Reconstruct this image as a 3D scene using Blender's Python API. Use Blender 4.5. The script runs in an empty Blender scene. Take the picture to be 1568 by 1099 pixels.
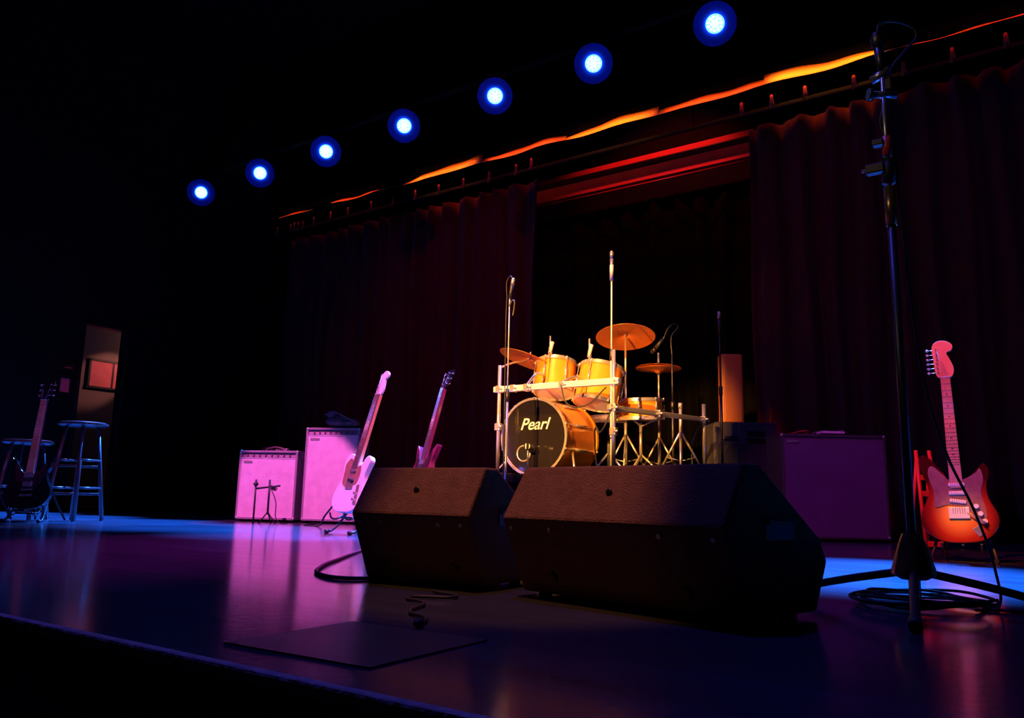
import bpy, bmesh, math, random
from mathutils import Vector, Matrix
random.seed(4)
C=bpy.context.collection
sc=bpy.context.scene
sc.view_settings.view_transform='Standard'
sc.view_settings.look='None'
PI=math.pi
def rad(a): return a*PI/180

# ------------------------------------------------------------------ materials
def mat(name,col,rough=.5,metal=0.,bump=0.,bscale=60.,var=0.,vscale=8.,coat=0.,emit=None,estr=0.,sheen=0.,spec=.5):
    m=bpy.data.materials.new(name);m.use_nodes=True;nt=m.node_tree;b=nt.nodes['Principled BSDF']
    b.inputs['Base Color'].default_value=(*col,1);b.inputs['Roughness'].default_value=rough
    b.inputs['Metallic'].default_value=metal;b.inputs['Coat Weight'].default_value=coat
    b.inputs['Specular IOR Level'].default_value=spec
    b.inputs['Sheen Weight'].default_value=sheen
    if emit: b.inputs['Emission Color'].default_value=(*emit,1);b.inputs['Emission Strength'].default_value=estr
    tc=nt.nodes.new('ShaderNodeTexCoord')
    if var>0:
        n=nt.nodes.new('ShaderNodeTexNoise');n.inputs['Scale'].default_value=vscale;n.inputs['Detail'].default_value=5
        nt.links.new(tc.outputs['Object'],n.inputs['Vector'])
        mx=nt.nodes.new('ShaderNodeMix');mx.data_type='RGBA'
        mx.inputs[6].default_value=(*[c*(1-var) for c in col],1);mx.inputs[7].default_value=(*[min(1,c*(1+var)) for c in col],1)
        nt.links.new(n.outputs['Fac'],mx.inputs[0]);nt.links.new(mx.outputs[2],b.inputs['Base Color'])
        r=nt.nodes.new('ShaderNodeMapRange');r.inputs[3].default_value=max(0,rough*(1-var*.6));r.inputs[4].default_value=min(1,rough*(1+var*.6))
        nt.links.new(n.outputs['Fac'],r.inputs[0]);nt.links.new(r.outputs[0],b.inputs['Roughness'])
    if bump>0:
        n2=nt.nodes.new('ShaderNodeTexNoise');n2.inputs['Scale'].default_value=bscale;n2.inputs['Detail'].default_value=3
        nt.links.new(tc.outputs['Object'],n2.inputs['Vector'])
        bp=nt.nodes.new('ShaderNodeBump');bp.inputs['Strength'].default_value=bump;bp.inputs['Distance'].default_value=.01
        nt.links.new(n2.outputs['Fac'],bp.inputs['Height']);nt.links.new(bp.outputs[0],b.inputs['Normal'])
    return m
M={}
M['blk']=mat('black_paint',(.012,.012,.013),.45,var=.3)
M['blkmatte']=mat('black_matte',(.006,.006,.006),.9,var=.2,spec=.2)
M['rubber']=mat('rubber',(.012,.012,.012),.6)
M['carpet']=mat('cab_texture',(.17,.095,.06),.7,bump=.5,bscale=220,var=.35,vscale=30,spec=.05)
M['grille']=mat('grille_black',(.02,.02,.02),.7,bump=.6,bscale=300)
M['mat']=mat('rubber_mat',(.03,.03,.035),.35,var=.3)
M['chrome']=mat('chrome',(.85,.80,.70),.22,.8,var=.15,vscale=20)
M['alu']=mat('brushed_aluminium',(.9,.82,.66),.42,.25,var=.12,vscale=20)
M['steel']=mat('steel',(.45,.43,.4),.3,.8,var=.2)
M['dsteel']=mat('dark_steel',(.08,.075,.075),.4,.9,var=.2)
M['brass']=mat('cymbal_bronze',(.75,.20,.03),.42,.4,bump=.15,bscale=40,var=.2)
M['hub']=mat('hub_brass',(.38,.26,.10),.3,.85,var=.2)
M['amber']=mat('amber_lacquer',(.85,.26,.02),.25,coat=.6,var=.3,vscale=6)
M['white']=mat('drum_head',(.8,.76,.66),.4,var=.05)
M['ivory']=mat('ivory_lacquer',(.85,.8,.78),.25,coat=.5,var=.05)
M['black_gloss']=mat('black_gloss',(.012,.01,.012),.12,coat=.6)
M['redwood']=mat('cherry_lacquer',(.24,.03,.08),.2,coat=.8,var=.3)
M['maple']=mat('maple_neck',(.75,.42,.2),.35,coat=.4,var=.15,vscale=14)
M['rose']=mat('rosewood',(.14,.07,.06),.5,var=.4,vscale=30)
M['pearl']=mat('pickguard',(.8,.78,.75),.3,var=.15)
M['tguard']=mat('tortoise_pickguard',(.30,.16,.12),.25,var=.4,vscale=30)
M['dguard']=mat('dark_guard',(.05,.02,.025),.3)
M['gcloth']=mat('grille_cloth_light',(.60,.50,.52),.85,bump=.8,bscale=200,var=.25,vscale=12)
M['gcloth2']=mat('grille_cloth_dark',(.14,.07,.17),.85,bump=.5,bscale=350,var=.3,vscale=4)
M['tolex']=mat('tolex',(.05,.045,.05),.5,bump=.5,bscale=260,var=.2)
M['tolexg']=mat('tolex_grey',(.22,.18,.20),.55,bump=.5,bscale=260,var=.15)
M['panel']=mat('amp_panel',(.30,.22,.26),.35,.3,var=.1)
M['leather']=mat('worn_leather',(.10,.06,.07),.45,bump=.5,bscale=30,var=.3)
M['redplastic']=mat('red_plastic',(.6,.05,.03),.4,var=.2)
M['redfab']=mat('red_ribbon',(.85,.10,.05),.7,var=.2)
M['woodcol']=mat('wood_veneer',(.40,.12,.035),.45,var=.2,vscale=3)
M['stoolwood']=mat('stool_dark_wood',(.09,.05,.05),.28,coat=.4,var=.3)
M['poster']=mat('poster_paper',(.95,.16,.20),.6,var=.3,vscale=5)
M['wallp']=mat('corridor_plaster',(.26,.19,.165),.8,var=.12,bump=.1)
M['wall']=mat('black_wall',(.008,.0075,.0075),.9,bump=.3,bscale=20,var=.2,spec=.2)
M['screen']=mat('pink_lit_paper',(.85,.6,.75),.6,var=.1)  # pink cast of the light put into the paper colour
def sunburst():
    m=mat('sunburst_finish',(.5,.1,.03),.15,coat=.9);nt=m.node_tree;b=nt.nodes['Principled BSDF']
    tc=nt.nodes.new('ShaderNodeTexCoord');mp=nt.nodes.new('ShaderNodeMapping');g=nt.nodes.new('ShaderNodeTexGradient');g.gradient_type='SPHERICAL'
    mp.inputs['Scale'].default_value=(5.6,5.2,4.8);mp.inputs['Location'].default_value=(0,0,-.75)
    r=nt.nodes.new('ShaderNodeValToRGB');e=r.color_ramp.elements
    e[0].position=0.02;e[0].color=(.06,.004,.004,1);e[1].position=.75;e[1].color=(.95,.38,.05,1)
    x=e.new(.32);x.color=(.42,.03,.01,1)
    nt.links.new(tc.outputs['Object'],mp.inputs['Vector']);nt.links.new(mp.outputs[0],g.inputs[0]);nt.links.new(g.outputs['Fac'],r.inputs[0]);nt.links.new(r.outputs[0],b.inputs['Base Color'])
    return m
M['burst']=sunburst()
def floormat():
    m=mat('stage_vinyl',(.04,.04,.05),.3);nt=m.node_tree;b=nt.nodes['Principled BSDF']
    tc=nt.nodes.new('ShaderNodeTexCoord')
    n=nt.nodes.new('ShaderNodeTexNoise');n.inputs['Scale'].default_value=1.3;n.inputs['Detail'].default_value=8;n.inputs['Roughness'].default_value=.65
    n2=nt.nodes.new('ShaderNodeTexNoise');n2.inputs['Scale'].default_value=45;n2.inputs['Detail'].default_value=4
    mp=nt.nodes.new('ShaderNodeMapping');mp.inputs['Scale'].default_value=(.25,6,1)
    n3=nt.nodes.new('ShaderNodeTexNoise');n3.inputs['Scale'].default_value=3;n3.inputs['Detail'].default_value=6
    nt.links.new(tc.outputs['Object'],mp.inputs[0]);nt.links.new(mp.outputs[0],n3.inputs['Vector'])
    for q in(n,n2): nt.links.new(tc.outputs['Object'],q.inputs['Vector'])
    r=nt.nodes.new('ShaderNodeMapRange');r.inputs[3].default_value=.13;r.inputs[4].default_value=.32
    a=nt.nodes.new('ShaderNodeMath');a.operation='ADD';s=nt.nodes.new('ShaderNodeMath');s.operation='MULTIPLY';s.inputs[1].default_value=.5
    nt.links.new(n.outputs['Fac'],a.inputs[0]);nt.links.new(n3.outputs['Fac'],a.inputs[1]);nt.links.new(a.outputs[0],s.inputs[0]);nt.links.new(s.outputs[0],r.inputs[0]);nt.links.new(r.outputs[0],b.inputs['Roughness'])
    c=nt.nodes.new('ShaderNodeValToRGB');c.color_ramp.elements[0].position=.3;c.color_ramp.elements[0].color=(.028,.032,.048,1);c.color_ramp.elements[1].position=.7;c.color_ramp.elements[1].color=(.060,.068,.105,1)
    nt.links.new(s.outputs[0],c.inputs[0]);nt.links.new(c.outputs[0],b.inputs['Base Color'])
    b.inputs['Coat Weight'].default_value=.6;b.inputs['Coat Roughness'].default_value=.12
    bp=nt.nodes.new('ShaderNodeBump');bp.inputs['Strength'].default_value=.15;bp.inputs['Distance'].default_value=.004
    nt.links.new(n2.outputs['Fac'],bp.inputs['Height']);nt.links.new(bp.outputs[0],b.inputs['Normal'])
    return m
M['floor']=floormat()
M['curtain']=mat('velour_red',(.15,.008,.013),.85,bump=.3,bscale=50,var=.3,vscale=3,sheen=.1)
M['curtainblk']=mat('velour_black',(.003,.0025,.0025),.98,var=.2,spec=.05)
M['lit_strip']=mat('lit_strip_orange',(.9,.32,.07),.8,var=.25,vscale=2.5)  # orange of the light put into the band colour
M['beam']=mat('header_paint',(.7,.08,.06),.7,var=.15)
M['edge']=mat('stage_edge_trim',(.5,.40,.34),.7,bump=.6,bscale=60,var=.5,vscale=25,spec=.2)

# ------------------------------------------------------------------ helpers
def empty(name,loc=(0,0,0),rot=(0,0,0),parent=None):
    o=bpy.data.objects.new(name,None);o.empty_display_size=.1;o.location=loc;o.rotation_euler=[rad(a) for a in rot]
    C.objects.link(o)
    if parent: o.parent=parent
    return o
def mk(name,bm,m,parent=None,loc=(0,0,0),rot=(0,0,0),smooth=False,bevel=0,seg=2):
    bmesh.ops.recalc_face_normals(bm,faces=bm.faces)
    me=bpy.data.meshes.new(name);bm.to_mesh(me);bm.free()
    if m is not None: me.materials.append(M[m] if isinstance(m,str) else m)
    if smooth:
        for p in me.polygons:p.use_smooth=True
    o=bpy.data.objects.new(name,me);o.location=loc;o.rotation_euler=[rad(a) for a in rot];C.objects.link(o)
    if parent:o.parent=parent
    if bevel:
        b=o.modifiers.new('bevel','BEVEL');b.width=bevel;b.segments=seg;b.limit_method='ANGLE';b.angle_limit=rad(35)
    return o
def box(p,name,c,s,m,bevel=0,rot=(0,0,0)):
    bm=bmesh.new();bmesh.ops.create_cube(bm,size=1);bmesh.ops.scale(bm,vec=s,verts=bm.verts)
    return mk(name,bm,m,p,c,rot,bevel=bevel)
def rod(p,name,a,b,r,m,r2=None,seg=16):
    a=Vector(a);b=Vector(b);d=b-a
    bm=bmesh.new();bmesh.ops.create_cone(bm,cap_ends=True,segments=seg,radius1=r,radius2=r if r2 is None else r2,depth=d.length)
    q=d.to_track_quat('Z','Y').to_matrix().to_4x4();bmesh.ops.transform(bm,matrix=Matrix.Translation((a+b)/2)@q,verts=bm.verts)
    o=mk(name,bm,m,p)
    for f in o.data.polygons: f.use_smooth=len(f.vertices)==4
    return o
def lathe(p,name,prof,m,loc=(0,0,0),rot=(0,0,0),seg=40,smooth=True):
    bm=bmesh.new();rings=[]
    for r,z in prof:
        rings.append([bm.verts.new((max(r,1e-5)*math.cos(2*PI*i/seg),max(r,1e-5)*math.sin(2*PI*i/seg),z)) for i in range(seg)])
    for a,b in zip(rings,rings[1:]):
        for i in range(seg): bm.faces.new((a[i],a[(i+1)%seg],b[(i+1)%seg],b[i]))
    bmesh.ops.remove_doubles(bm,verts=bm.verts,dist=2e-5)
    o=mk(name,bm,m,p,loc,rot,smooth=smooth)
    if smooth:
        e=o.modifiers.new('es','EDGE_SPLIT');e.split_angle=rad(40)
    return o
def ball(p,name,c,s,m,sub=16,rot=(0,0,0)):
    bm=bmesh.new();bmesh.ops.create_uvsphere(bm,u_segments=sub*2,v_segments=sub,radius=1);bmesh.ops.scale(bm,vec=s if hasattr(s,'__len__') else (s,s,s),verts=bm.verts)
    return mk(name,bm,m,p,c,rot,smooth=True)
def tube(p,name,pts,r,m,cyclic=False,poly=False):
    c=bpy.data.curves.new(name,'CURVE');c.dimensions='3D';c.bevel_depth=r;c.bevel_resolution=3;c.use_fill_caps=True
    if poly:
        s=c.splines.new('POLY');s.points.add(len(pts)-1)
        for q,v in zip(s.points,pts): q.co=(*v,1)
    else:
        s=c.splines.new('BEZIER');s.bezier_points.add(len(pts)-1);s.resolution_u=8
        for q,v in zip(s.bezier_points,pts): q.co=v;q.handle_left_type=q.handle_right_type='AUTO'
    s.use_cyclic_u=cyclic;c.materials.append(M[m])
    o=bpy.data.objects.new(name,c);C.objects.link(o)
    if p:o.parent=p
    return o
def spline(pts,n=8):
    out=[];N=len(pts)
    for i in range(N):
        p0,p1,p2,p3=[Vector(pts[(i+k)%N]) for k in(-1,0,1,2)]
        for j in range(n):
            t=j/n;out.append(.5*((2*p1)+(-p0+p2)*t+(2*p0-5*p1+4*p2-p3)*t*t+(-p0+3*p1-3*p2+p3)*t**3))
    return out
def prism(p,name,poly,y0,y1,m,bevel=0,loc=(0,0,0),rot=(0,0,0),axis='y'):
    bm=bmesh.new()
    f=(lambda a,b,t:(a,t,b)) if axis=='y' else (lambda a,b,t:(t,a,b))
    A=[bm.verts.new(f(q[0],q[1],y0)) for q in poly];B=[bm.verts.new(f(q[0],q[1],y1)) for q in poly]
    bm.faces.new(A);bm.faces.new(B[::-1]);n=len(poly)
    for i in range(n): bm.faces.new((A[i],A[(i+1)%n],B[(i+1)%n],B[i]))
    return mk(name,bm,m,p,loc,rot,bevel=bevel)
def text(p,name,s,size,m,loc,rot,ext=.001,shear=0):
    c=bpy.data.curves.new(name,'FONT');c.body=s;c.size=size;c.extrude=ext;c.shear=shear;c.align_x='CENTER';c.align_y='CENTER';c.offset=size*.012
    c.materials.append(M[m]);o=bpy.data.objects.new(name,c);o.location=loc;o.rotation_euler=[rad(a) for a in rot];C.objects.link(o)
    if p:o.parent=p
    return o
def spot(name,loc,tgt,col,e,ang,blend=.3,r=.04):
    l=bpy.data.lights.new(name,'SPOT');l.color=col;l.energy=e;l.spot_size=rad(ang);l.spot_blend=blend;l.shadow_soft_size=r
    o=bpy.data.objects.new(name,l);o.location=loc;o.rotation_euler=(Vector(tgt)-Vector(loc)).to_track_quat('-Z','Y').to_euler();C.objects.link(o);return o
def area(name,loc,tgt,col,e,sx,sy,spread=180):
    l=bpy.data.lights.new(name,'AREA');l.shape='RECTANGLE';l.size=sx;l.size_y=sy;l.color=col;l.energy=e;l.spread=rad(spread)
    o=bpy.data.objects.new(name,l);o.location=loc;o.rotation_euler=(Vector(tgt)-Vector(loc)).to_track_quat('-Z','Z').to_euler();C.objects.link(o);return o

# ------------------------------------------------------------------ room shell
box(None,'floor',(-5,5.4,-.1),(18,9.2,.2),'floor')
box(None,'stage_front_fascia',(-5,.83,-.55),(18,.06,.7),'blkmatte')
box(None,'trim_1',(-5,.789,-.008),(18,.022,.022),'edge',bevel=.005)
box(None,'floor_auditorium',(-5,-2.6,-.95),(18,6.8,.1),'wall')
box(None,'wall_back',(-5,10.05,3),(18,.1,8),'wall')
box(None,'wall_right',(4.05,3.5,3),(.1,13,8),'wall')
box(None,'ceiling',(-5,3.5,7.05),(18,13,.1),'wall')
wl=empty('wall_left')
box(wl,'wall_part_1',(-10.0,-.41,3),(.12,10.7,8),'wall')
box(wl,'wall_part_2',(-10.0,7.76,3),(.12,4.48,8),'wall')
box(wl,'wall_part_3',(-10.0,5.23,4.66),(.12,.58,4.68),'wall')
box(None,'wall_corridor',(-11.6,5.5,1.5),(.1,5,3),'wallp')
box(None,'ceiling_corridor',(-10.85,5.5,2.75),(1.5,5,.08),'wallp')
box(None,'floor_corridor',(-11,5.5,-.05),(1.9,5,.1),'wall')
dj=empty('door_1',(-10,5.23,0))
for nm,c,s in(('jamb_1',(0,-.28,1.16),(.16,.03,2.32)),('jamb_2',(0,.28,1.16),(.16,.03,2.32)),('header',(0,0,2.31),(.16,.58,.03))):
    box(dj,nm,c,s,'blk',bevel=.005)
def poster(x,y,z,w,h,ms=True):
    p=empty('framed_poster',(x,y,z))
    box(p,'print',(0,0,0),(.01,w,h),'poster')
    for nm,c,s in(('frame_top',(0,0,h/2),(.03,w+.05,.03)),('frame_bottom',(0,0,-h/2),(.03,w+.05,.03)),('frame_left',(0,-w/2,0),(.03,.03,h)),('frame_right',(0,w/2,0),(.03,.03,h))): box(p,nm,c,s,'blk')
    if ms: box(p,'mullion',(0,w*.2,0),(.02,.025,h),'blk')
poster(-11.53,6.13,1.93,.50,.40);poster(-9.92,4.78,1.50,.14,.2,False);poster(-9.92,4.80,1.72,.13,.05,False)

# ------------------------------------------------------------------ curtains
def curtain(name,x0,x1,y,z0,z1,m,amp=.07,wl=.26,seed=0):
    rnd=random.Random(seed);nx=int((x1-x0)/.022);nz=10;bm=bmesh.new();g=[]
    ph=[rnd.uniform(0,6.28) for _ in range(6)]
    for i in range(nx+1):
        x=x0+(x1-x0)*i/nx;col=[]
        for j in range(nz+1):
            t=j/nz;z=z0+(z1-z0)*t
            a=amp*(1.15-.35*t)
            w=x*2*PI/wl+1.6*math.sin(x*1.9+ph[0])+.9*math.sin(x*4.3+ph[1])
            yy=y+a*math.sin(w)+.35*a*math.sin(2.3*w+ph[2]+t)+.02*math.sin(z*1.7+x*3+ph[3])
            col.append(bm.verts.new((x+.02*math.sin(z*2+ph[4]+x*7),yy,z)))
        g.append(col)
    for i in range(nx):
        for j in range(nz): bm.faces.new((g[i][j],g[i+1][j],g[i+1][j+1],g[i][j+1]))
    o=mk(name,bm,m,smooth=True);s=o.modifiers.new('solid','SOLIDIFY');s.thickness=.006
    return o
curtain('stage_curtain',-9.45,-4.95,7.62,.01,4.05,'curtain',seed=1)
curtain('stage_curtain.001',-2.42,3.6,7.62,.01,4.05,'curtain',seed=2)
curtain('backdrop_curtain',-9.8,3.6,9.75,.01,4.4,'curtainblk',seed=3,wl=.4)
pp=empty('curtain_pipe',(0,7.62,4.22));rod(pp,'pipe',(-9.6,0,0),(3.8,0,0),.024,'blkmatte')
for i in range(7): rod(pp,'hanger_%d'%i,(-9+i*2,0,0),(-9+i*2,0,2.78),.006,'blkmatte')
ties=empty('curtain_tie_ribbons',(0,7.40,4.19))
for i,x in enumerate([-9.5,-9.2,-9.12,-9.03,-8.93,-8.7,-8.35,-8.0,-7.55,-7.15,-6.75,-6.35,-5.95,-5.55,-5.15,-4.93,-2.4,-2.1,-1.78,-1.34,-.92,-.53,-.13,.3,.7]):
    dz=random.uniform(-.02,.02)
    ball(ties,'knot_%d'%i,(x,0,.02+dz),(.018,.012,.024),'redfab',8)
    prism(ties,'tail_a_%d'%i,[(x-.012,.02+dz),(x+.008,.02+dz),(x-.002,-.10+dz),(x-.028,-.09+dz)],-.003,.003,'redfab')
    prism(ties,'tail_b_%d'%i,[(x-.008,.02+dz),(x+.012,.02+dz),(x+.028,-.06+dz),(x+.008,-.07+dz)],-.003,.003,'redfab')
    rod(ties,'tape_%d'%i,(x,.0,.03),(x,.205,.045),.004,'blkmatte',seg=8)
bm=bmesh.new();segs=[(-9.45,-8.72,.035,.03),(-8.3,-7.3,.045,.03),(-7.3,-5.64,.02,.13),(-5.64,-4.45,.06,.08),(-4.45,-3.3,.06,.12),(-3.3,-2.16,.07,.08),(-2.16,-1.07,.13,.06),(-1.07,.9,.025,.02),(.9,3.6,.02,.02)]
for a,b,h0,h1 in segs:
    n=max(6,int((b-a)/.06));lo=[];hi=[]
    for i in range(n+1):
        t=i/n;x=a+(b-a)*t;h=h0+(h1-h0)*t+.018*math.sin(PI*t)+.006*math.sin(x*13)
        y=7.36+.015*math.sin(x*7);zb=4.335+.008*math.sin(x*5)
        lo.append(bm.verts.new((x,y,zb)));hi.append(bm.verts.new((x,y+.05,zb+h)))
    for i in range(n): bm.faces.new((lo[i],lo[i+1],hi[i+1],hi[i]))
v=mk('lit_strip_band',bm,'lit_strip',smooth=True);s=v.modifiers.new('s','SOLIDIFY');s.thickness=.004  # orange band shaped to stand in for the lit strip above the curtain
box(None,'black_border_drape',(-3,7.5,5.7),(13.2,.05,2.5),'curtainblk')
hb=empty('header_beam',(0,9.45,0))
box(hb,'fascia_upper',(-4.6,0,4.87),(3.4,.12,.11),'beam');box(hb,'fascia_lower',(-4.6,.05,4.69),(3.4,.12,.19),'beam');box(hb,'shadow_strip',(-4.6,-.05,4.80),(3.4,.2,.015),'blk')  # black strip stands in for the shadow line across the beam
rod(hb,'conduit',(-6.3,-.1,4.5),(-2.9,-.1,4.5),.012,'redplastic')

# ------------------------------------------------------------------ LED pars
M['led_core']=mat('led_core',(.1,.2,1),.3,emit=(.30,.55,1.),estr=18)
M['led_lens']=mat('led_lens',(.02,.1,.8),.3,emit=(.05,.26,1.),estr=6)
M['led_core'].cycles.emission_sampling='NONE'
M['halo']=mat('halo_blue',(.018,.09,.85),.8,spec=.0)  # deep blue that imitates the glow around each lamp
rod(empty('lighting_pipe'),'pipe',(-10,6.2,4.62),(3,6.2,4.62),.03,'blkmatte')
PARX=(-9.45,-8.2,-6.98,-5.73,-4.49,-3.35,-2.17,-.95,.3)  # the last two pars are out of view, added for their light
def par(x):
    loc=Vector((x,6.05,4.3));d=(Vector((x*.25,0,.1))-loc);q=d.to_track_quat('Z','Y').to_euler()
    e=empty('led_par_light',loc);e.rotation_euler=q
    lathe(e,'housing',[(.001,-.22),(.06,-.22),(.082,-.17),(.085,-.02),(.09,-.014),(.085,-.013),(.08,-.013)],'blk')
    lathe(e,'halo_dish',[(.078,-.004),(.086,.001),(.097,.0055),(.11,.0092),(.125,.0120),(.142,.0141),(.16,.0155),(.18,.0160),(.182,.010),(.09,-.012)],'halo')  # added dish, curved to fade outward like a halo of light
    lathe(e,'lens',[(.0,.0),(.08,.0),(.08,-.012),(0,-.012)],'led_lens')
    for rr,n in((0,1),(.028,6),(.056,11)):
        for k in range(n):
            a=2*PI*k/n;ball(e,'led_%d_%d'%(int(rr*1000),k),(rr*math.cos(a),rr*math.sin(a),.003),(.0125,.0125,.006),'led_core',5)
    rod(e,'yoke_left',(-.10,0,-.1),(-.10,.2,-.1),.008,'blk');rod(e,'yoke_right',(.10,0,-.1),(.10,.2,-.1),.008,'blk');rod(e,'yoke_top',(-.10,.2,-.1),(.10,.2,-.1),.008,'blk')
    q3=q.to_matrix();top=loc+q3@Vector((0,.2,-.1));h=rod(None,'hanging_clamp',top,(top.x,6.2,4.588),.014,'blk')
    h.parent=e;h.matrix_parent_inverse=(Matrix.Translation(loc)@q3.to_4x4()).inverted()
for x in PARX: par(x)

# ------------------------------------------------------------------ wedges
def wedge(loc,rz,w):
    e=empty('stage_monitor_wedge',loc,(0,0,rz))
    prof=[(.085,.012),(0,.204),(.084,.34),(.149,.34),(.411,.177),(.443,.123),(.383,.012)]
    prism(e,'cabinet',prof,-w/2,w/2,'carpet',bevel=.007,axis='x')
    a=Vector((0,.165,.336));b=Vector((0,.400,.190));mid=(a+b)/2;ang=math.degrees(math.atan2(b.z-a.z,b.y-a.y))
    box(e,'grille',(0,mid.y,mid.z),(w*.9,(b-a).length*.92,.012),'grille',rot=(ang,0,0),bevel=.003)
    for i,x in enumerate((-w/2+.06,w/2-.06)):
        for j,y in enumerate((.11,.36)): rod(e,'foot_%d%d'%(i,j),(x,y,0),(x,y,.014),.018,'rubber')
    n=Vector((0,-.85,.525))
    p=Vector((0,.042,.272));ball(e,'badge',p+n*.002,(.010,.004,.011),'blk',8)
    ln=Vector((0,-.914,-.405))
    for i,x in enumerate((-w/2+.03,w/2-.03,-w/4,w/4)):
        rod(e,'screw_%d'%i,Vector((x,.012,.180)),Vector((x,.012,.180))+ln*.006,.006,'steel')
    for i,x in enumerate((-w*.3,w*.3)):
        q=Vector((x,.065,.06));rod(e,'connector_%d'%i,q,q+ln*.010,.013,'dsteel')
    for sx in(-1,1):
        box(e,'handle_recess_%d'%sx,(sx*(w/2),.22,.2),(.006,.12,.05),'blk',bevel=.002);box(e,'handle_bar_%d'%sx,(sx*(w/2+.006),.22,.215),(.008,.11,.012),'rubber',bevel=.003)
wedge((-.92,1.693,0),-12.9,.68)
wedge((-1.563,1.74,0),4,.42)

# ------------------------------------------------------------------ guitars
TELE=[(0,0),(.09,.008),(.15,.055),(.162,.12),(.135,.19),(.117,.24),(.13,.30),(.14,.345),(.115,.378),(.08,.362),(.05,.31),(.028,.315),(-.028,.375),(-.09,.395),(-.135,.36),(-.138,.30),(-.115,.24),(-.135,.19),(-.162,.12),(-.15,.055),(-.09,.008)]
SG=[(0,0),(.1,.01),(.16,.07),(.168,.13),(.135,.2),(.12,.25),(.14,.31),(.155,.375),(.11,.345),(.06,.275),(.03,.26),(-.03,.26),(-.06,.275),(-.11,.345),(-.155,.375),(-.14,.31),(-.12,.25),(-.135,.2),(-.168,.13),(-.16,.07),(-.1,.01)]
STRAT=[(0,0),(.1,.015),(.155,.07),(.162,.13),(.132,.2),(.125,.26),(.143,.33),(.125,.375),(.085,.34),(.045,.285),(.028,.28),(-.028,.285),(-.05,.33),(-.1,.40),(-.135,.425),(-.155,.40),(-.145,.33),(-.12,.25),(-.137,.2),(-.165,.13),(-.155,.06),(-.09,.01)]
HF=[(-.021,0),(-.033,.03),(-.036,.09),(-.038,.15),(-.02,.178),(.012,.178),(.034,.155),(.03,.13),(.012,.118),(.02,.09),(.032,.04),(.021,0)]
HS=[(-.02,0),(-.036,.035),(-.042,.09),(-.046,.15),(-.02,.165),(0,.158),(.02,.165),(.046,.15),(.042,.09),(.036,.035),(.02,0)]
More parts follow.
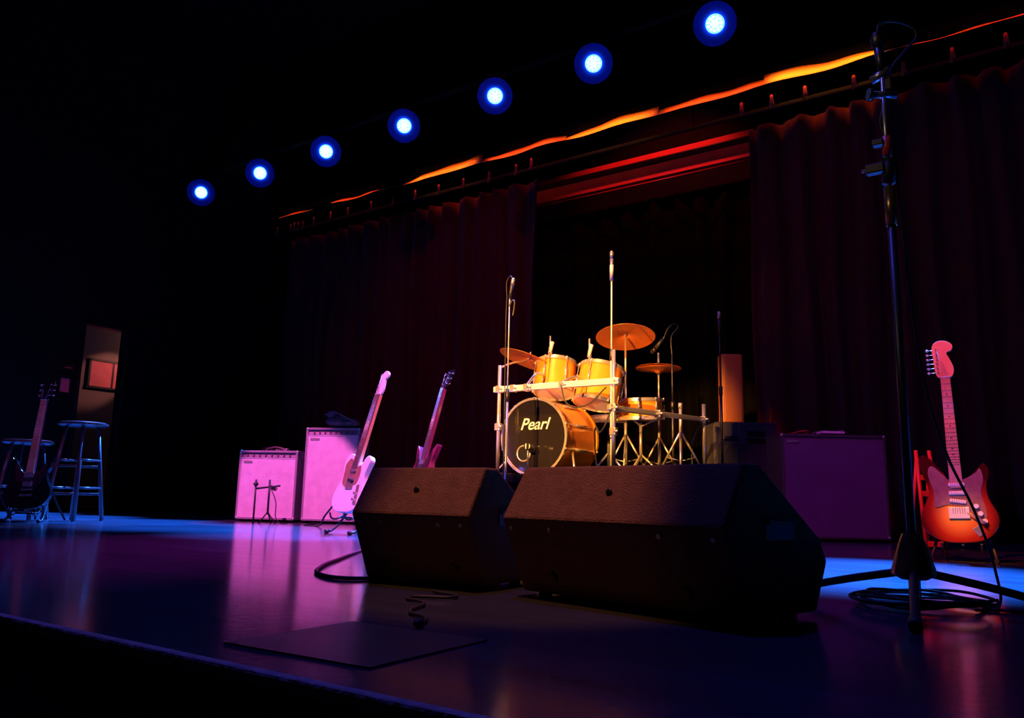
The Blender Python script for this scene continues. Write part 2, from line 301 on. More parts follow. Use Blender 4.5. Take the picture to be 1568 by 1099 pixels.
def guitar(name,loc,rz,lean,roll,kind,bodym,headm,boardm,guardm,sc_=1.,neckm=None,hs_=1.):
    g=empty(name,loc);g.rotation_mode='XYZ';g.scale=(sc_,sc_,sc_)
    R=Matrix.Rotation(rad(rz),3,'Z')@Matrix.Rotation(rad(-lean),3,'X')@Matrix.Rotation(rad(roll),3,'Y')
    g.rotation_euler=R.to_euler('XYZ')
    out={'tele':TELE,'sg':SG,'strat':STRAT}[kind]
    body=spline(out,6);prism(g,'body',body,-.022,.022,bodym,bevel=.007)
    nut=.815;bridge=nut-.648+.02
    bm_=[(-.028,.26),(.028,.26),(.021,nut),(-.021,nut)]
    prism(g,'neck',bm_,-.026,.0,neckm or ('maple' if kind!='sg' else 'redwood'),bevel=.004)
    prism(g,'fretboard',bm_,-.033,-.026,boardm)
    for n in range(1,21):
        z=nut-.648*(1-2**(-n/12.))
        w=.021+(nut-z)/(nut-.26)*.007
        box(g,'fret_%d'%n,(0,-.034,z),(2*w,.002,.0022),'chrome')
        if n in(3,5,7,9,12,15,17): ball(g,'inlay_%d'%n,(0,-.0332,z+.012),(.004,.001,.004),'pearl' if boardm=='rose' else 'rose',6)
    hs=[Vector((q[0]*hs_,q[1]*(1+(hs_-1)*.3))) for q in spline(HF if kind!='sg' else HS,4)]
    prism(g,'headstock',hs,-.018,-.002,headm,bevel=.002,loc=(0,-.004,nut),rot=(-8 if kind=='sg' else -3,0,0))
    box(g,'nut',(0,-.034,nut),(.042,.006,.005),'pearl')
    for i in range(6):
        if kind=='sg':
            s=-1 if i<3 else 1;x=s*.03;z=nut+.04+(i%3)*.042;bx=s*.055
        else:
            x=-.024*hs_;z=nut+.03+i*.024;bx=-.056*hs_
        rod(g,'tuner_post_%d'%i,(x,-.03,z),(x,-.012,z),.004,'chrome',seg=8)
        rod(g,'tuner_shaft_%d'%i,(x,-.008,z),(bx,-.008,z),.0025,'chrome',seg=8)
        ball(g,'tuner_button_%d'%i,(bx,-.008,z),(.008,.004,.007),'chrome',6)
    fy=-.0235
    if kind=='tele':
        prism(g,'pickguard',spline([(-.02,.30),(.03,.30),(.06,.31),(.075,.26),(.07,.2),(.04,.18),(-.03,.165),(-.09,.19),(-.1,.25),(-.11,.32),(-.07,.36),(-.03,.33)],4),fy-.003,fy+.002,guardm)
        box(g,'bridge_plate',(0,fy-.002,bridge),(.078,.006,.075),'chrome',bevel=.002);box(g,'bridge_pickup',(0,fy-.006,bridge+.018),(.07,.006,.018),'black_gloss',rot=(0,12,0))
        box(g,'neck_pickup',(0,fy-.006,.275),(.065,.012,.018),'chrome',bevel=.004)
        box(g,'control_plate',(.105,fy-.002,.115),(.03,.005,.13),'chrome',bevel=.002,rot=(0,-8,0))
        for i,z in enumerate((.08,.12)): rod(g,'knob_%d'%i,(.1,fy,z),(.1,fy-.02,z),.009,'chrome')
    elif kind=='strat':
        prism(g,'pickguard',spline([(-.03,.3),(.03,.3),(.085,.33),(.105,.35),(.115,.3),(.1,.23),(.115,.14),(.1,.09),(.07,.1),(.04,.16),(-.04,.18),(-.1,.17),(-.1,.24),(-.12,.33),(-.1,.37),(-.05,.32)],4),fy-.003,fy+.002,guardm)
        for i,z in enumerate((.275,.235,.195)):
            box(g,'pickup_%d'%i,(0,fy-.006,z),(.072,.012,.018),'pearl',bevel=.005,rot=(0,8 if i==2 else 0,0))
        box(g,'bridge_plate',(0,fy-.003,.14),(.09,.012,.055),'alu',bevel=.003);rod(g,'tremolo_arm',(.035,fy-.01,.14),(.11,fy-.03,.09),.003,'chrome')
        for i,(x,z) in enumerate(((.075,.17),(.09,.135),(.105,.1))): rod(g,'knob_%d'%i,(x,fy,z),(x,fy-.018,z),.011,'pearl')
        box(g,'output_jack',(.075,fy-.001,.055),(.03,.004,.045),'chrome',bevel=.002,rot=(0,-35,0))
    else:
        prism(g,'pickguard',spline([(-.03,.26),(.03,.26),(.07,.275),(.11,.33),(.115,.25),(.08,.17),(.04,.13),(-.03,.19),(-.09,.2),(-.11,.33),(-.07,.275)],4),fy-.003,fy+.002,guardm)
        for i,z in enumerate((.24,.175)): box(g,'pickup_%d'%i,(0,fy-.006,z),(.07,.012,.035),'chrome',bevel=.003)
        box(g,'bridge',(0,fy-.006,.135),(.08,.01,.012),'chrome',bevel=.003);box(g,'tailpiece',(0,fy-.008,.095),(.09,.012,.016),'chrome',bevel=.005)
        for i,(x,z) in enumerate(((.09,.12),(.12,.1),(.085,.075),(.115,.055))): rod(g,'knob_%d'%i,(x,fy,z),(x,fy-.018,z),.011,'black_gloss')
    zb=bridge if kind=='tele' else .135
    for i in range(6):
        x=-.0175+i*.007;rod(g,'string_%d'%i,(x*1.4,fy-.013,zb),(x,-.038,nut),.0007,'steel',seg=6)
        if kind=='sg':
            s=-1 if i<3 else 1;tx=s*.03;tz=nut+.04+(i%3)*.042
        else: tx=-.024*hs_;tz=nut+.03+i*.024
        rod(g,'string_end_%d'%i,(x,-.038,nut),(tx,-.026,tz),.0007,'steel',seg=6)
    rod(g,'strap_button',(0,0,.0),(0,0,-.012),.006,'chrome')
    return g
def gstand(loc,rz,m='blk',h=.13,back=.13):
    e=empty('guitar_stand',(loc[0],loc[1],0),(0,0,rz))
    for s in(-1,1):
        tube(e,'front_leg_%d'%s,[(s*.03,back+.1,.38),(s*.09,back,.2),(s*.14,-.0,.02),(s*.14,-.04,.012)],.008,m)
        tube(e,'cradle_arm_%d'%s,[(s*.085,back+.01,h+.06),(s*.085,.03,h-.03),(s*.085,-.045,h-.035),(s*.085,-.06,h+.0)],.006,m)
        tube(e,'rear_leg_%d'%s,[(s*.02,back+.1,.37),(s*.08,back+.2,.15),(s*.12,back+.28,.012)],.008,m)
        rod(e,'foot_cap_%d'%s,(s*.14,-.055,.012),(s*.14,-.03,.012),.012,'rubber');
    rod(e,'cross_bar',(-.1,back+.0,.2),(.1,back+.0,.2),.007,m);rod(e,'cradle_bar',(-.085,.035,h-.032),(.085,.035,h-.032),.007,m)
    ball(e,'back_pad',(0,back+.1,.38),(.05,.018,.018),'rubber',8)
    return e
guitar('electric_guitar',(-4.06,3.89,.14),-10,17,0,'tele','ivory','ivory','rose','tguard',1.06);gstand((-4.06,3.89),-10,h=.14)
guitar('electric_guitar.001',(-3.96,4.50,.27),-22,15,0,'sg','redwood','black_gloss','rose','dguard',1.02)
gstand((-3.96,4.50),-22,h=.27,back=.08)
guitar('electric_guitar.002',(-.455,4.62,.09),1,6,-2,'strat','burst','maple','maple','tguard',1.04,None,1.3);gstand((-.455,4.62),1,h=.09,back=.06)
guitar('electric_guitar.003',(-6.60,3.0,.1),35,10,-2,'sg','black_gloss','black_gloss','maple','dguard',1.06);gstand((-6.60,3.0),35,h=.1,back=.08)
guitar('electric_guitar.004',(-6.93,2.74,.1),35,10,-2,'strat','redwood','redwood','redwood','pearl',1.05);gstand((-6.93,2.74),35,h=.1,back=.08)
e=empty('folding_equipment_rack',(-.60,4.84,0),(0,0,30))
for s in(-1,1):
    rod(e,'rail_%d'%s,(s*.05,0,.0),(s*.035,.1,.57),.010,'redplastic');rod(e,'rear_rail_%d'%s,(s*.045,.22,.0),(s*.03,.11,.53),.008,'redplastic')
for i in range(6): box(e,'slat_%d'%i,(0,.012+.016*i,.07+.088*i),(.09-.004*i,.012,.03),'redplastic',bevel=.003)

# ------------------------------------------------------------------ amps
def amp(name,loc,rz,w,h,d,cloth,tol,top_panel,m_panel='panel'):
    e=empty(name,loc,(0,0,rz));t=.022;z0=.02
    box(e,'cab_left',(-w/2+t/2,d/2,z0+(h-z0)/2),(t,d,h-z0),tol,bevel=.006);box(e,'cab_right',(w/2-t/2,d/2,z0+(h-z0)/2),(t,d,h-z0),tol,bevel=.006)
    box(e,'cab_top',(0,d/2,h-t/2),(w,d,t),tol,bevel=.006);box(e,'cab_bottom',(0,d/2,z0+t/2),(w,d,t),tol,bevel=.006)
    box(e,'cab_back',(0,d-.02,h/2),(w-.03,.02,h-.05),tol)
    gh=h-z0-2*t-top_panel
    box(e,'grille_cloth',(0,.022,z0+t+gh/2),(w-2*t,.02,gh),cloth,bevel=.004)
    if top_panel:
        box(e,'control_panel',(0,.03,h-t-top_panel/2),(w-2*t,.02,top_panel-.006),m_panel,rot=(-12,0,0),bevel=.002)
        for i in range(8): rod(e,'knob_%d'%i,(-w/2+.08+i*(w-.16)/7,.022,h-t-top_panel/2),(-w/2+.08+i*(w-.16)/7,.005,h-t-top_panel/2-.003),.008,'leather')
    for i,x in enumerate((-w/2+.05,w/2-.05)):
        for j,y in enumerate((.05,d-.05)): rod(e,'foot_%d%d'%(i,j),(x,y,0),(x,y,.022),.02,'rubber')
    for sx in(-1,1):
        for z in(z0+.015,h-.012): ball(e,'corner_%d_%d'%(sx,int(z*100)),(sx*(w/2-.012),.012,z),(.017,.017,.017),'steel',8)
    tube(e,'handle',[(-.1,d/2,h),(-.08,d/2,h+.022),(.08,d/2,h+.022),(.1,d/2,h)],.008,'leather')
    tube(e,'piping',[(-w/2+t,.008,z0+t),(w/2-t,.008,z0+t),(w/2-t,.008,z0+t+gh),(-w/2+t,.008,z0+t+gh)],.003,'tolexg' if top_panel==0 else 'pearl',cyclic=True,poly=True)
    box(e,'badge',(-w/2+.09,.006,h-t-top_panel-.035),(.09,.004,.02),'chrome',bevel=.002)
    return e
amp('guitar_amplifier',(-6.175,4.905,0),25.3,.585,.66,.27,'gcloth','tolexg',.05)
amp('guitar_amplifier.001',(-5.62,5.18,0),25.3,.53,.88,.28,'gcloth','tolexg',.05)
amp('speaker_cabinet',(-1.425,6.31,0),35,.79,.79,.36,'gcloth2','tolex',0)
e=empty('paper_setlist',(-1.47,6.42,.80),(0,0,38));box(e,'sheet',(0.0,0,0.012),(.17,.12,.018),'screen',bevel=.003);box(e,'clip',(0.06,-.05,.025),(.03,.02,.01),'chrome')
tube(empty('instrument_cable.003'),'cable',[(-1.72,6.25,.80),(-1.6,6.22,.815),(-1.66,6.34,.80),(-1.75,6.3,.80)],.005,'redplastic')
e=empty('slouched_leather_bag',(-5.62,5.19,.885),(0,0,25))
for i,(c,s,r) in enumerate([((0,.08,.055),(.12,.09,.06),(0,8,0)),((.12,.08,.045),(.1,.08,.045),(0,-6,0)),((-.05,.06,.12),(.05,.045,.045),(0,25,0)),((.18,.08,.03),(.05,.06,.03),(0,0,0))]): ball(e,'fold_%d'%i,c,s,'leather',12,r)
tube(e,'strap',[(-.1,.02,.12),(0,-.02,.14),(.12,-.01,.09),(.2,.03,.05)],.008,'leather')
e=empty('effects_pedal',(-6.35,4.93,.66),(0,0,25))
box(e,'case',(.05,.08,.02),(.1,.07,.04),'blk',bevel=.005);rod(e,'switch',(.05,.08,.04),(.05,.08,.05),.008,'chrome');box(e,'case_2',(.2,.08,.015),(.12,.06,.03),'steel',bevel=.005);rod(e,'knob',(.2,.08,.03),(.2,.08,.042),.01,'blk');tube(e,'lead',[(.1,.08,.02),(.12,.02,.02),(.14,.06,.015)],.004,'rubber')
e=empty('pa_speaker_cabinet',(-2.17,6.53,0),(0,0,35))
prism(e,'shell',[(-.265,.0),(.265,.0),(.265,.90),(.24,.93),(-.24,.93),(-.265,.9)],0,.4,'tolex',bevel=.008)
box(e,'grille',(0,-.006,.4),(.46,.014,.7),'grille',bevel=.004);box(e,'handle_cup',(.09,-.004,.80),(.15,.012,.12),'black_gloss',bevel=.004);box(e,'handle_bar',(.09,-.015,.8),(.15,.012,.02),'rubber',bevel=.003)
box(e,'badge',(-.12,-.008,.8),(.12,.006,.03),'dsteel',bevel=.002)
e=empty('column_loudspeaker',(-2.33,6.72,.932),(0,0,35))
box(e,'cabinet',(0,.07,.31),(.18,.14,.62),'woodcol',bevel=.008);box(e,'grille',(0,-.004,.31),(.15,.012,.57),'woodcol',bevel=.004);box(e,'base',(0,.07,.004),(.2,.16,.008),'blk')

# ------------------------------------------------------------------ drum riser & kit
r=empty('drum_riser',(-2.97,5.4,0));box(r,'deck',(0,0,.395),(2.0,1.7,.05),'blkmatte',bevel=.004)
box(r,'skirt',(0,0,.185),(1.96,1.66,.37),'curtainblk')
K=empty('drum_kit',(-3.19,4.9,.42))
def drum(par,name,loc,rot,R,H,shell,front,nl=8,hoopm='chrome'):
    e=empty(name,loc,rot,par)
    lathe(e,'shell',[(R-.006,0),(R,0),(R,H),(R-.006,H)],shell)
    for z,nm in((0,'bottom'),(H,'top')):
        s=1 if z else -1
        lathe(e,'hoop_'+nm,[(R+.001,z-s*.012),(R+.009,z-s*.012),(R+.009,z+s*.014),(R-.002,z+s*.014),(R-.002,z+s*.006)],hoopm)
        lathe(e,'head_'+nm,[(0,z+s*.006),(R,z+s*.005)],front if z else 'white')
    for i in range(nl):
        a=2*PI*(i+.5)/nl;x=(R+.012)*math.cos(a);y=(R+.012)*math.sin(a)
        rod(e,'tension_rod_%d'%i,(x,y,-.005),(x,y,H+.005),.003,'chrome',seg=8)
        rod(e,'lug_%d'%i,(x*.99,y*.99,H*.3),(x*.99,y*.99,H*.7),.009,'chrome',seg=10)
        for z in(-.004,H+.004): rod(e,'claw_%d_%d'%(i,int(z>0)),(x,y,z-.012),(x,y,z+.012),.007,'chrome',seg=8)
    return e
k=drum(K,'bass_drum',(0,.45,.29),(90,0,0),.275,.45,'amber','black_gloss',10,'amber')
lathe(k,'front_trim_ring',[(.270,.458),(.288,.458),(.288,.470),(.270,.470)],'chrome')
text(k,'front_head_lettering','Pearl',.12,'white',(-.0,.09,.4585),(0,0,0),.0008,.35)
lathe(k,'port_ring',[(.05,.457),(.056,.460),(.062,.457)],'chrome',loc=(-.09,-.12,0));lathe(k,'port_hole',[(0,.4575),(.05,.4575)],'blkmatte',loc=(-.09,-.12,0))
for s in(-1,1):
    rod(K,'spur_%d'%s,(s*.25,.12,.2),(s*.36,-.02,.0),.008,'chrome');rod(K,'spur_foot_%d'%s,(s*.357,-.016,.006),(s*.365,-.03,.0),.012,'rubber')
rod(K,'kick_mic_post',(.05,-.16,.01),(.05,-.16,.2),.006,'steel');lathe(K,'kick_mic_base',[(0,.02),(.05,.015),(.055,0),(0,0)],'blk',loc=(.05,-.16,0));rod(K,'kick_mic_body',(.05,-.17,.21),(.0,-.05,.2),.022,'dsteel',r2=.03);ball(K,'kick_mic_head',(.0,-.05,.2),.032,'steel',8)
drum(K,'rack_tom',(-.02,.30,.66),(-14,-4,0),.155,.23,'amber','white',6)
drum(K,'rack_tom_large',(.31,.36,.56),(-14,4,0),.165,.28,'amber','white',6)
drum(K,'floor_tom',(-.42,.72,.2),(0,0,0),.19,.38,'amber','white',8)
drum(K,'snare_drum',(.48,.78,.48),(4,0,0),.17,.14,'amber','white',8)
for i in range(3):
    a=2*PI*i/3+.4;rod(K,'snare_leg_%d'%i,(.48,.78,.2),(.48+.2*math.cos(a),.78+.2*math.sin(a),.01),.008,'chrome');rod(K,'snare_arm_%d'%i,(.48,.78,.42),(.48+.17*math.cos(a),.78+.17*math.sin(a),.49),.007,'chrome')
    rod(K,'floor_tom_leg_%d'%i,(-.42+.205*math.cos(a),.72+.205*math.sin(a),.4),(-.42+.205*math.cos(a),.72+.205*math.sin(a),.0),.007,'chrome')
rod(K,'snare_post',(.48,.78,.15),(.48,.78,.45),.012,'chrome')
def clampm(p,nm,c,s=.03,m='chrome'):
    box(K,nm,c,(s*1.6,s*1.5,s*1.8),m,bevel=.006);ball(K,nm+'_wing',(c[0]+.03,c[1]-.03,c[2]),(.02,.008,.01),'chrome',6)
PL=(-.24,-.12);PC=(.70,-.10);PR=(.96,.87)
rod(K,'rack_post_left',(*PL,.0),(*PL,.82),.014,'chrome');rod(K,'rack_post_centre',(*PC,.0),(*PC,.86),.014,'chrome');rod(K,'rack_post_right',(*PR,.0),(*PR,.58),.014,'chrome')
for nm,P0,v in(('left',PL,1),('centre',PC,-1),('right',PR,-1)): box(K,'rack_foot_'+nm,(P0[0],P0[1]+.12,.014),(.05,.34,.026),'rubber',bevel=.006)
box(K,'rack_bar_front',((PL[0]+PC[0])/2,-.11,.64),(1.04,.044,.044),'alu',bevel=.006)
dx=PR[0]-PC[0];dy=PR[1]-PC[1];L=math.hypot(dx,dy);box(K,'rack_bar_side',((PR[0]+PC[0])/2,(PR[1]+PC[1])/2,.46),(L+.1,.036,.036),'chrome',bevel=.006,rot=(0,0,math.degrees(math.atan2(dy,dx))))
for i,c in enumerate([(PL[0],PL[1],.64),(PC[0],PC[1],.64),(PC[0],PC[1],.46),(PR[0],PR[1],.46),(PL[0],PL[1],.36),(0,-.11,.64),(.3,-.11,.64),(.82,.36,.46),(PC[0],PC[1],.3),(-.12,-.11,.64)]): clampm(K,'rack_clamp_%d'%i,c)
tube(K,'tom_arm',[(0,-.11,.66),(0,.02,.76),(-.02,.14,.77)],.011,'chrome');tube(K,'tom_arm_large',[(.3,-.11,.66),(.31,.06,.72),(.31,.2,.71)],.011,'chrome')
def cym(nm,c,R,rot):
    e=empty(nm,c,rot,K);lathe(e,'plate',[(.006,.02),(.02,.019),(.032,.008),(.04,.003),(R*.6,-.004),(R,-.014),(R,-.0155),(R*.6,-.0055),(.04,.0015),(.03,.007),(.018,.0175),(.006,.0185)],'brass',seg=64);rod(e,'wing_nut',(0,0,.0),(0,0,.06),.006,'chrome');ball(e,'felt',(0,0,.028),(.018,.018,.008),'rubber',8);return e
def tri(nm,x,y,z1,z0=0,sp=.22,m='chrome'):
    rod(K,nm+'_tube_lower',(x,y,z0+.12),(x,y,z0+.55),.012,m);rod(K,nm+'_tube_upper',(x,y,z0+.5),(x,y,z1),.008,m);rod(K,nm+'_collar',(x,y,z0+.53),(x,y,z0+.57),.016,m)
    for i in range(3):
        a=2*PI*i/3+.9;ex,ey=x+sp*math.cos(a),y+sp*math.sin(a)
        rod(K,nm+'_leg_%d'%i,(x,y,z0+.36),(ex,ey,z0+.01),.008,m);rod(K,nm+'_brace_%d'%i,(x,y,z0+.14),(x+sp*.55*math.cos(a),y+sp*.55*math.sin(a),z0+.17),.005,m);ball(K,nm+'_tip_%d'%i,(ex,ey,z0+.014),.014,'rubber',6)
cym('crash_cymbal',(.38,.72,1.14),.235,(-13,-8,0));tri('crash_stand',.38,.72,1.13)
cym('ride_cymbal',(-.24,.26,.93),.235,(-14,14,0));tube(K,'ride_boom',[(PL[0],PL[1],.8),(-.24,0,.85),(-.24,.26,.92)],.008,'chrome')
cym('hi_hat_top',(.50,1.08,.935),.185,(-3,0,0));cym('hi_hat_bottom',(.50,1.08,.90),.185,(180,0,0));tri('hi_hat_stand',.50,1.08,1.05)
tri('side_stand',.86,.66,.5)
box(K,'pedal',(0,.62,.03),(.1,.28,.02),'steel',bevel=.004,rot=(-8,0,0));rod(K,'pedal_beater_shaft',(0,.55,.06),(0,.48,.26),.005,'steel');ball(K,'pedal_beater',(0,.472,.28),.03,'white',8)
lathe(K,'throne_seat',[(0,.56),(.16,.56),(.18,.53),(.18,.49),(.16,.47),(0,.47)],'leather',loc=(-.02,1.2,0));rod(K,'throne_post',(-.02,1.2,.1),(-.02,1.2,.47),.016,'chrome')
for i in range(3):
    a=2*PI*i/3;rod(K,'throne_leg_%d'%i,(-.02,1.2,.25),(-.02+.22*math.cos(a),1.2+.22*math.sin(a),.01),.01,'chrome')
for i,(x,y,z) in enumerate(((.0,.2,.96),(.31,.26,.92))):
    rod(K,'tom_mic_%d'%i,(x,y,z),(x+.005,y+.02,z+.075),.013,'alu',r2=.018);ball(K,'tom_mic_head_%d'%i,(x,y,z-.01),.018,'chrome',8);rod(K,'tom_mic_clip_%d'%i,(x,y,z-.08),(x,y,z+.12),.007,'chrome')
# microphone cables hanging off the rack
tube(K,'rack_cable_1',[(.70,-.12,.46),(.60,-.10,.30),(.52,-.02,.34),(.45,.1,.2),(.42,.2,.01)],.006,'rubber')
tube(K,'rack_cable_2',[(.3,-.13,.64),(.36,-.14,.5),(.50,-.14,.48),(.66,-.13,.60)],.005,'rubber')
tube(K,'rack_cable_3',[(.96,.86,.46),(.90,.80,.3),(.93,.7,.12),(.98,.6,.01)],.006,'rubber')

# ------------------------------------------------------------------ mic stands of the kit
def mic(p,a,b,r=.012,body='blk',head='steel'):
    a=Vector(a);b=Vector(b);d=(b-a)
    rod(p,'mic_body',a,a+d*.65,r*.7,body,r2=r);rod(p,'mic_grille',a+d*.65,b-d*.1,r,head,r2=r*1.05);ball(p,'mic_head',b-d*.1,r*1.05,head,8)
def mstand(name,x,y,ztop,z0,m='chrome',rr=1.):
    e=empty(name,(x,y,z0))
    H=ztop-z0
    lathe(e,'base',[(0,.03),(.02,.03),(.03,.02),(.11,.012),(.125,.0),(0,0)],'blk')
    rod(e,'lower_tube',(0,0,.02),(0,0,H*.52),.010*rr,m);rod(e,'clutch',(0,0,H*.5),(0,0,H*.55),.015*rr,'dsteel');rod(e,'upper_tube',(0,0,H*.5),(0,0,H*.9),.006*rr,m)
    return e,H
e,H=mstand('microphone_stand',-3.09,4.40,1.81,0,'chrome',.85)
mic(e,(-.0,0,H*.9),(.03,.0,H*.98),.013);tube(e,'cable',[(.03,0,H*.97),(-.02,.02,H*.99),(-.03,.01,H*.9),(-.025,0,H*.7),(-.02,0,H*.4),(-.02,.0,.04)],.0035,'rubber');tube(e,'clip',[(0,0,H*.87),(.03,0,H*.89),(.04,0,H*.86),(.03,0,H*.83)],.007,'blk')
e,H=mstand('microphone_stand.001',-2.60,4.98,2.06,.42,'alu')
rod(e,'riser_collar',(0,0,H*.86),(0,0,H*.93),.014,'alu');mic(e,(0,0,H*.88),(0,0,H*1.0),.013,'chrome','chrome')
e,H=mstand('microphone_stand.002',-2.22,6.12,1.80,.42,'dsteel')
mic(e,(0,0,H*.86),(0,0,H*1.0),.016)
e,H=mstand('boom_microphone_stand',-2.52,5.86,1.55,.42,'dsteel')
tube(e,'gooseneck',[(0,0,H*.88),(.0,0,H*1.02),(.04,.02,H*1.1),(.0,-.02,H*1.09),(-.06,-.03,H*1.0),(-.1,-.04,H*.95)],.006,'dsteel');mic(e,(-.06,-.03,H*1.0),(-.15,-.06,H*.9),.018,'blk','dsteel')

# ------------------------------------------------------------------ foreground mic stand
e=empty('tall_microphone_stand',(-.335,2.26,0))
lathe(e,'hub_cone',[(0,.075),(.03,.078),(.052,.09),(.050,.105),(.032,.165),(.022,.19),(0,.19)],'hub')
rod(e,'hub_stem',(0,0,.03),(0,0,.09),.014,'steel')
for i,a in enumerate((-82,38,158)):
    a=rad(a);c,s_=math.cos(a),math.sin(a)
    tube(e,'leg_%d'%i,[(c*.03,s_*.03,.095),(c*.2,s_*.2,.06),(c*.375,s_*.375,.017)],.0105,'blk');rod(e,'foot_%d'%i,(c*.35,s_*.35,.022),(c*.40,s_*.40,.013),.014,'rubber')
rod(e,'lower_tube',(0,0,.18),(0,0,1.0),.011,'blk');rod(e,'clutch_sleeve',(0,0,1.0),(0,0,1.11),.014,'hub');rod(e,'clutch_grip',(0,0,1.12),(0,0,1.19),.017,'rubber')
rod(e,'upper_tube',(0,0,1.08),(0,0,1.46),.0065,'steel')
box(e,'clamp',(-.03,-.01,1.165),(.05,.025,.03),'dsteel',bevel=.005);rod(e,'clamp_screw',(-.065,-.01,1.165),(-.03,-.01,1.165),.005,'chrome')
rod(e,'red_lit_sleeve',(0,0,1.20),(0,0,1.255),.012,'redplastic');box(e,'clip_upper',(-.02,-.005,1.24),(.03,.025,.02),'dsteel',bevel=.004)  # red sleeve stands in for red light on the tube
rod(e,'joint',(-.03,-.02,1.38),(.03,.02,1.38),.010,'steel');rod(e,'joint_knob',(-.036,-.024,1.38),(-.026,-.018,1.38),.017,'dsteel');rod(e,'joint_2',(-.03,0,1.43),(.02,0,1.45),.012,'steel');box(e,'shock_clip',(.012,.01,1.41),(.03,.025,.045),'dsteel',bevel=.008)
rod(e,'mic_body',(.0,0,1.44),(-.005,0,1.53),.010,'dsteel',r2=.014);lathe(e,'mic_basket',[(.014,0),(.020,.01),(.021,.025),(.016,.042),(0,.048)],'dsteel',loc=(-.005,0,1.525))
tube(e,'cable_loop',[(-.005,0,1.57),(.0,.01,1.60),(.05,.04,1.605),(.085,.06,1.57),(.06,.04,1.52),(.02,.02,1.46),(.012,.01,1.38),(-.012,0,1.3),(.014,.01,1.22),(.02,.01,1.1),(.022,.01,.99)],.0035,'rubber')
tube(e,'cable_drop',[(.022,.01,.99),(.03,.04,.8),(.042,.07,.6),(.078,.107,.40),(.132,.169,.235),(.163,.203,.09),(.165,.2,.012),(.12,.1,.006)],.0035,'rubber')
pts=[]
for i in range(90):
    a=i*2*PI/15;rr=.13+.035*math.sin(i*.37)+.012*math.sin(i*1.3);pts.append((rr*1.1*math.cos(a),rr*1.25*math.sin(a),.006+.010*(i/30.)+.003*math.sin(i)))
e=empty('coiled_cable',(-.335,2.40,0));tube(e,'coil',pts,.0038,'rubber');tube(e,'tail',[(.13,.02,.006),(.3,.0,.005),(.6,.1,.005)],.0038,'rubber')
tube(empty('instrument_cable'),'cable',[(-3.4,3.42,.006),(-2.9,2.95,.006),(-2.45,2.35,.006),(-2.17,1.98,.006),(-1.97,1.80,.006),(-1.84,1.77,.006),(-1.75,1.85,.006),(-1.62,2.0,.006)],.006,'rubber')
tube(empty('instrument_cable.001'),'cable',[(-3.97,3.98,.42),(-4.10,3.98,.36),(-4.35,4.12,.25),(-4.75,4.35,.1),(-5.1,4.6,.007),(-5.4,4.72,.007),(-5.5,4.95,.007)],.007,'rubber')
tube(empty('instrument_cable.002'),'cable',[(-1.07,1.24,.006),(-1.12,1.32,.006),(-1.2,1.36,.006),(-1.28,1.5,.006),(-1.38,1.56,.006),(-1.30,1.64,.006),(-1.42,1.70,.006)],.004,'rubber')
ball(empty('cable_connector',(-1.07,1.24,.010),(0,0,20)),'plug',(0,0,0),(.009,.022,.009),'rubber',8)
box(None,'floor_mat',(-1.04,1.05,.0015),(.33,.31,.003),'mat',rot=(0,0,2))
e=empty('desk_microphone_stand',(-5.82,4.66,0),(0,0,25))
for s in(-1,1): rod(e,'leg_%d'%s,(0,0,.1),(s*.08,0,.0),.006,'blk')
rod(e,'leg_back',(0,0,.1),(0,.08,0),.006,'blk');rod(e,'post',(0,0,.08),(0,0,.38),.009,'blk');rod(e,'arm',(-.13,0,.3),(.1,0,.33),.008,'blk');rod(e,'arm_post',(-.13,0,0.),(-.13,0,.38),.008,'blk');mic(e,(.02,-.02,.32),(.0,.12,.30),.02);ball(e,'mic_2',(-.13,.0,.34),(.02,.03,.02),'blk',8)
tube(e,'cable',[(.02,-.03,.32),(.08,-.03,.2),(.1,0,.02),(.2,-.02,.006)],.004,'rubber')

# ------------------------------------------------------------------ bar stools
def stool(loc,rz,H):
    e=empty('bar_stool',loc,(0,0,rz))
    lathe(e,'seat',[(0,H),(.17,H),(.195,H-.01),(.195,H-.025),(.17,H-.038),(0,H-.038)],'stoolwood')
    for i in range(4):
        a=PI/4+i*PI/2;rod(e,'leg_%d'%i,(.12*math.cos(a),.12*math.sin(a),H-.035),(.22*math.cos(a),.22*math.sin(a),0),.014,'stoolwood',r2=.017)
        for z,nm in((.22,'low'),(.45,'high')):
            if z>H-.25: continue
            k_=.12+.1*(H-.035-z)/(H-.035);a2=a+PI/2;zz=z+(.05 if i%2 else 0)
            rod(e,'rung_%s_%d'%(nm,i),(k_*math.cos(a),k_*math.sin(a),zz),(k_*math.cos(a2),k_*math.sin(a2),zz),.010,'stoolwood')
stool((-6.86,3.5,0),20,.82)
stool((-7.22,3.24,0),40,.66)

# ------------------------------------------------------------------ lights
for x in PARX:
    L0=Vector((x,6.05,4.3));d=(Vector((x*.25,0,.1))-L0).normalized()
    if x>-1.5: spot('led_par_beam',L0+d*.06,(x+.3,3.55,0),(.015,.17,1),42000,21,.9,.03)
    elif x<-4: spot('led_par_beam',L0+d*.06,(x+.35,3.75,0),(.02,.17,1),20000,22,.9,.03)
    else: spot('led_par_beam',L0+d*.06,(x+.2,3.5,0),(.02,.15,1),3500,24,.9,.03)
spot('floor_blue_fill',(-2.6,2.6,6.6),(-2.6,2.4,0),(.08,.07,1),480,110,.8,.2)  # added overhead fill that tints the floor blue
spot('magenta_spotlight',(-3.9,1.2,4.6),(-5.78,4.80,.12),(1,.13,.66),3500,15.5,.12,.04)
spot('magenta_spotlight.001',(-2.9,1.0,4.8),(-4.0,4.2,.58),(1,.15,.62),2800,20,.4,.05)
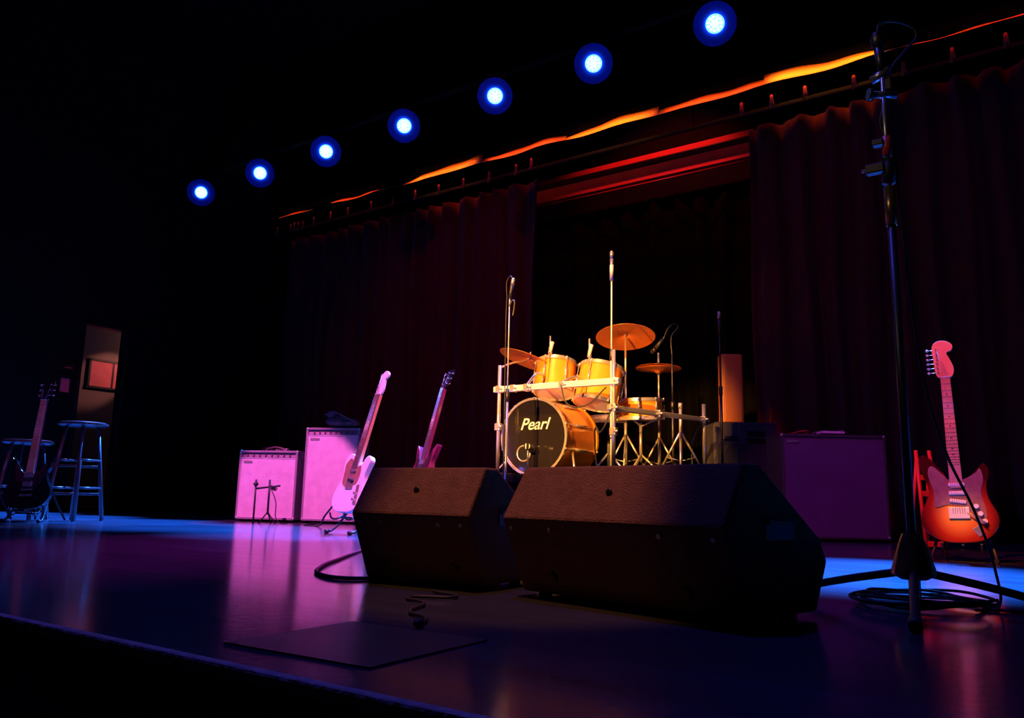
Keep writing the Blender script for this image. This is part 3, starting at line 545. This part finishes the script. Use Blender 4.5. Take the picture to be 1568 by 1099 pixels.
spot('magenta_sheen_light',(-4.9,6.9,4.6),(-3.4,2.7,0),(.95,.04,.8),3200,24,.9,.05)  # added backlight for a magenta sheen on the floor
spot('amber_spotlight',(-2.1,-2.6,2.0),(-3.05,5.15,1.12),(1,.40,.07),9500,12.5,.5,.05)
spot('amber_spotlight.001',(-2.4,1.4,5.6),(-2.95,5.3,1.0),(1,.42,.08),4200,18,.6,.05)
spot('red_spotlight',(-1.3,1.2,4.8),(-.5,4.65,.6),(1,.045,.03),1250,13,.5,.05)
spot('amber_spotlight.002',(-.9,2.6,2.5),(-.42,4.6,.12),(1,.42,.10),380,7,.8,.03)
spot('purple_spotlight',(-.6,1.0,5.0),(-1.55,6.35,.45),(.55,.03,.38),780,12,.6,.05)
spot('column_fill',(-1.0,1.0,5.0),(-2.3,6.7,1.35),(1,.16,.04),220,6,.7,.05)  # added fill aimed only at the column speaker
spot('warm_spotlight',(-1.7,1.0,4.6),(-1.25,1.72,.33),(1,.32,.10),560,14,.6,.05)
spot('mic_stand_fill',(-2.2,-.6,3.0),(-.33,2.26,1.15),(.9,.6,.5),60,20,.6,.05)  # added dim fill so the tall mic stand shows
spot('red_spotlight.001',(-3.5,3.0,5.6),(-6.0,7.5,2.4),(1,.03,.10),44,42,.9,.05)
spot('red_spotlight.002',(-.9,1.0,6.5),(-1.5,7.5,2.2),(1,.03,.05),32,34,.9,.05)
for x,e_,g in((-9,.8,.09),(-7.9,1.2,.10),(-6.3,4,.20),(-5,2.2,.11),(-3.9,4.5,.22),(-2.7,2.2,.12),(-1.6,6,.26),(-.3,1,.07),(1.2,.6,.07)):
    area('band_fill_light',(x,7.17,4.38),(x,7.38,4.36),(1,g,.03),e_*.6,1.0,.03,80)  # added unseen lamps that brighten the orange band
spot('red_spotlight.003',(-4.0,8.3,5.9),(-4.2,9.4,4.72),(1,.045,.035),130,90,.7,.05)
l=bpy.data.lights.new('corridor_lamp','POINT');l.energy=4.2;l.color=(1,.5,.42);l.shadow_soft_size=.08
o=bpy.data.objects.new('corridor_lamp',l);o.location=(-11.15,6.95,2.5);C.objects.link(o)
spot('corridor_poster_fill',(-10.6,6.9,2.6),(-11.53,6.13,1.93),(1,.35,.3),45,30,.5,.03)  # added unseen fill that brightens the corridor poster
spot('wall_poster_fill',(-7.5,3.0,3.5),(-9.92,4.8,1.58),(1,.12,.12),40,10,.6,.04)  # added fill that reddens the small posters on the left wall
spot('far_left_blue_fill',(-9.2,5.2,4.2),(-6.95,3.3,.5),(.12,.20,1),1200,20,.6,.05)  # added fill that puts blue on the stools and far-left guitars
spot('far_left_purple_fill',(-4.5,1.2,3.8),(-6.8,2.9,.75),(.6,.12,.7),140,14,.6,.05)  # added fill that brings out the far-left guitars
w=bpy.data.worlds.new('world');sc.world=w;w.use_nodes=True;w.node_tree.nodes['Background'].inputs[0].default_value=(.010,.006,.02,1);w.node_tree.nodes['Background'].inputs[1].default_value=.12

# ------------------------------------------------------------------ camera
cam=bpy.data.cameras.new('camera');cam.lens=28.01;cam.sensor_width=36;cam.clip_start=.02;cam.clip_end=100
co=bpy.data.objects.new('camera',cam);C.objects.link(co);sc.camera=co
th=math.atan(216/1220.);ro=math.atan(.0227);yaw=rad(34.8)
Rm=Matrix.Rotation(yaw,3,'Z')@Matrix.Rotation(PI/2+th,3,'X')@Matrix.Rotation(ro,3,'Z')
co.location=(0,0,.25);co.rotation_euler=Rm.to_euler('XYZ')
